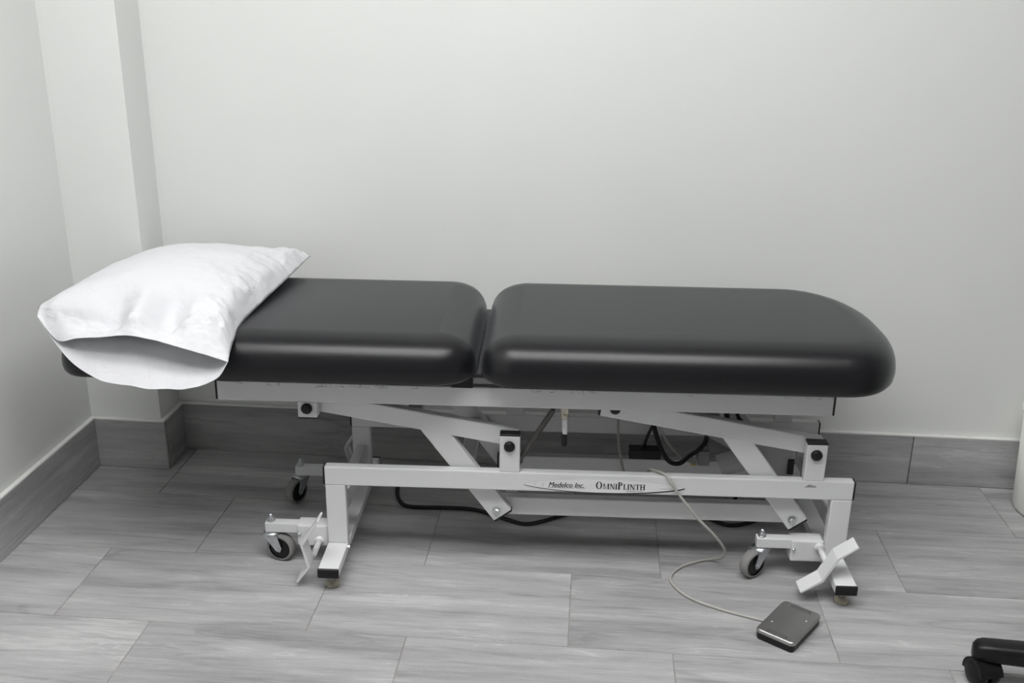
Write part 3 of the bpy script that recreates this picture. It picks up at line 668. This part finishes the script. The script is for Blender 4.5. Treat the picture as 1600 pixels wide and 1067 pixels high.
# ------------------------------------------------------------------ swivel chair at the frame's edge
HUB = Vector((2.085, -.085, 0)); A0 = math.atan2(.055, -.345)
CH = thing('office_chair', HUB, 0, 'black office swivel chair on a five-star caster base', 'chair')
bm = bmesh.new(); lathe(bm, (0, 0, 0), (0, 0, 1), [(.062, .030), (.066, .040), (.110, .038), (.125, .030)], 28); obj('base_hub', bm, M_CHAIR, CH, True)
for i in range(5):
    an = A0 + i * 2 * PI / 5; d = Vector((math.cos(an), math.sin(an), 0)); s = Vector((-d.y, d.x, 0)); bm = bmesh.new(); R = []
    st = [(.025, .030, .062, .118), (.12, .027, .062, .114), (.25, .0255, .060, .107), (.325, .025, .058, .102), (.347, .0245, .057, .1005), (.360, .021, .057, .097), (.368, .012, .060, .090)]
    for rr, hw, z0, z1 in st:
        pr = []
        for k in range(16):
            t = 2 * PI * k / 16; c, q = math.cos(t), math.sin(t)
            cs, sn = math.copysign(abs(c) ** .6, c), math.copysign(abs(q) ** .6, q)
            pr.append(bm.verts.new(d * rr + s * hw * cs + Vector((0, 0, (z0 + z1) / 2 + (z1 - z0) / 2 * sn))))
        R.append(pr)
    for A, B_ in zip(R, R[1:]):
        for k in range(16): bm.faces.new((A[k], A[(k + 1) % 16], B_[(k + 1) % 16], B_[k]))
    bm.faces.new(R[0][::-1]); bm.faces.new(R[-1])
    lg = obj('base_leg', bm, M_CHAIR, CH, True)
    sw = an + (2.0 if i == 0 else 2.0 + i); f = Vector((math.cos(sw), math.sin(sw), 0)); ax = Vector((-f.y, f.x, 0)); c = d * .346 + f * .008 + Vector((0, 0, .0305))
    for sg in (-1, 1):
        bm = bmesh.new(); lathe(bm, c + ax * (sg * .006), ax * sg, [(0, .023), (.001, .0295), (.010, .0305), (.018, .028), (.0225, .018), (.0235, .006)], 28); obj('caster_wheel', bm, M_CHAIR, lg, True)
    bm = bmesh.new(); N = 14
    prf = [c + f * (.0335 * math.cos(PI * k / N + .15)) + Vector((0, 0, .0335 * math.sin(PI * k / N + .15))) for k in range(N + 1)]
    va = [bm.verts.new(p + ax * .026) for p in prf]; vb = [bm.verts.new(p - ax * .026) for p in prf]
    for k in range(N): bm.faces.new((va[k], va[k + 1], vb[k + 1], vb[k]))
    bm.faces.new(va + [bm.verts.new(c + ax * .026)]); bm.faces.new(vb + [bm.verts.new(c - ax * .026)])
    obj('caster_hood', bm, M_CHAIR, lg)
    bm = bmesh.new(); cyl(bm, d * .343 + Vector((0, 0, .045)), d * .343 + Vector((0, 0, .070)), .008, n=14); obj('caster_stem', bm, M_CHAIR, lg)
bm = bmesh.new(); cyl(bm, (0, 0, .10), (0, 0, .30), .026, n=24); cyl(bm, (0, 0, .30), (0, 0, .42), .015, n=20); obj('gas_column', bm, M_CHAIR, CH, False)
bm = slab(.40, .44, .10, [(.04, .42), (.008, .428), (0, .445), (.004, .468), (.02, .482), (.06, .488)], 8); obj('seat', bm, M_FABRIC, CH, True)
bm = slab(.40, .42, .09, [(.02, 0), (0, .012), (.004, .04), (.03, .055)], 8)
bk = obj('backrest', bm, M_FABRIC, CH, True); bk.rotation_euler = (0, -PI / 2 + .12, 0); bk.location = (.27, 0, .78)
obj('back_bar', bar((.14, 0, .425), (.285, 0, .43), .05, .012), M_CHAIR, CH); obj('back_upright', bar((.28, 0, .424), (.30, 0, .70), .05, .012), M_CHAIR, CH)

# ------------------------------------------------------------------ white bin by the skirting
BN = thing('waste_bin', (2.238, .762, 0), 0, 'white round plastic waste bin standing by the grey tiled skirting', 'waste bin')
bm = bmesh.new(); lathe(bm, (0, 0, 0), (0, 0, 1), [(0, .118), (.004, .124), (.012, .127), (.30, .141), (.30, .137), (.014, .122), (.012, .02)], 48); obj('bin_body', bm, M_BIN, BN, True)
bm = bmesh.new(); lathe(bm, (0, 0, .294), (0, 0, 1), [(0, .1415), (.0, .146), (.006, .1475), (.012, .146), (.013, .140), (.012, .1365)], 48, False); obj('bin_rim', bm, M_BIN, BN, True)
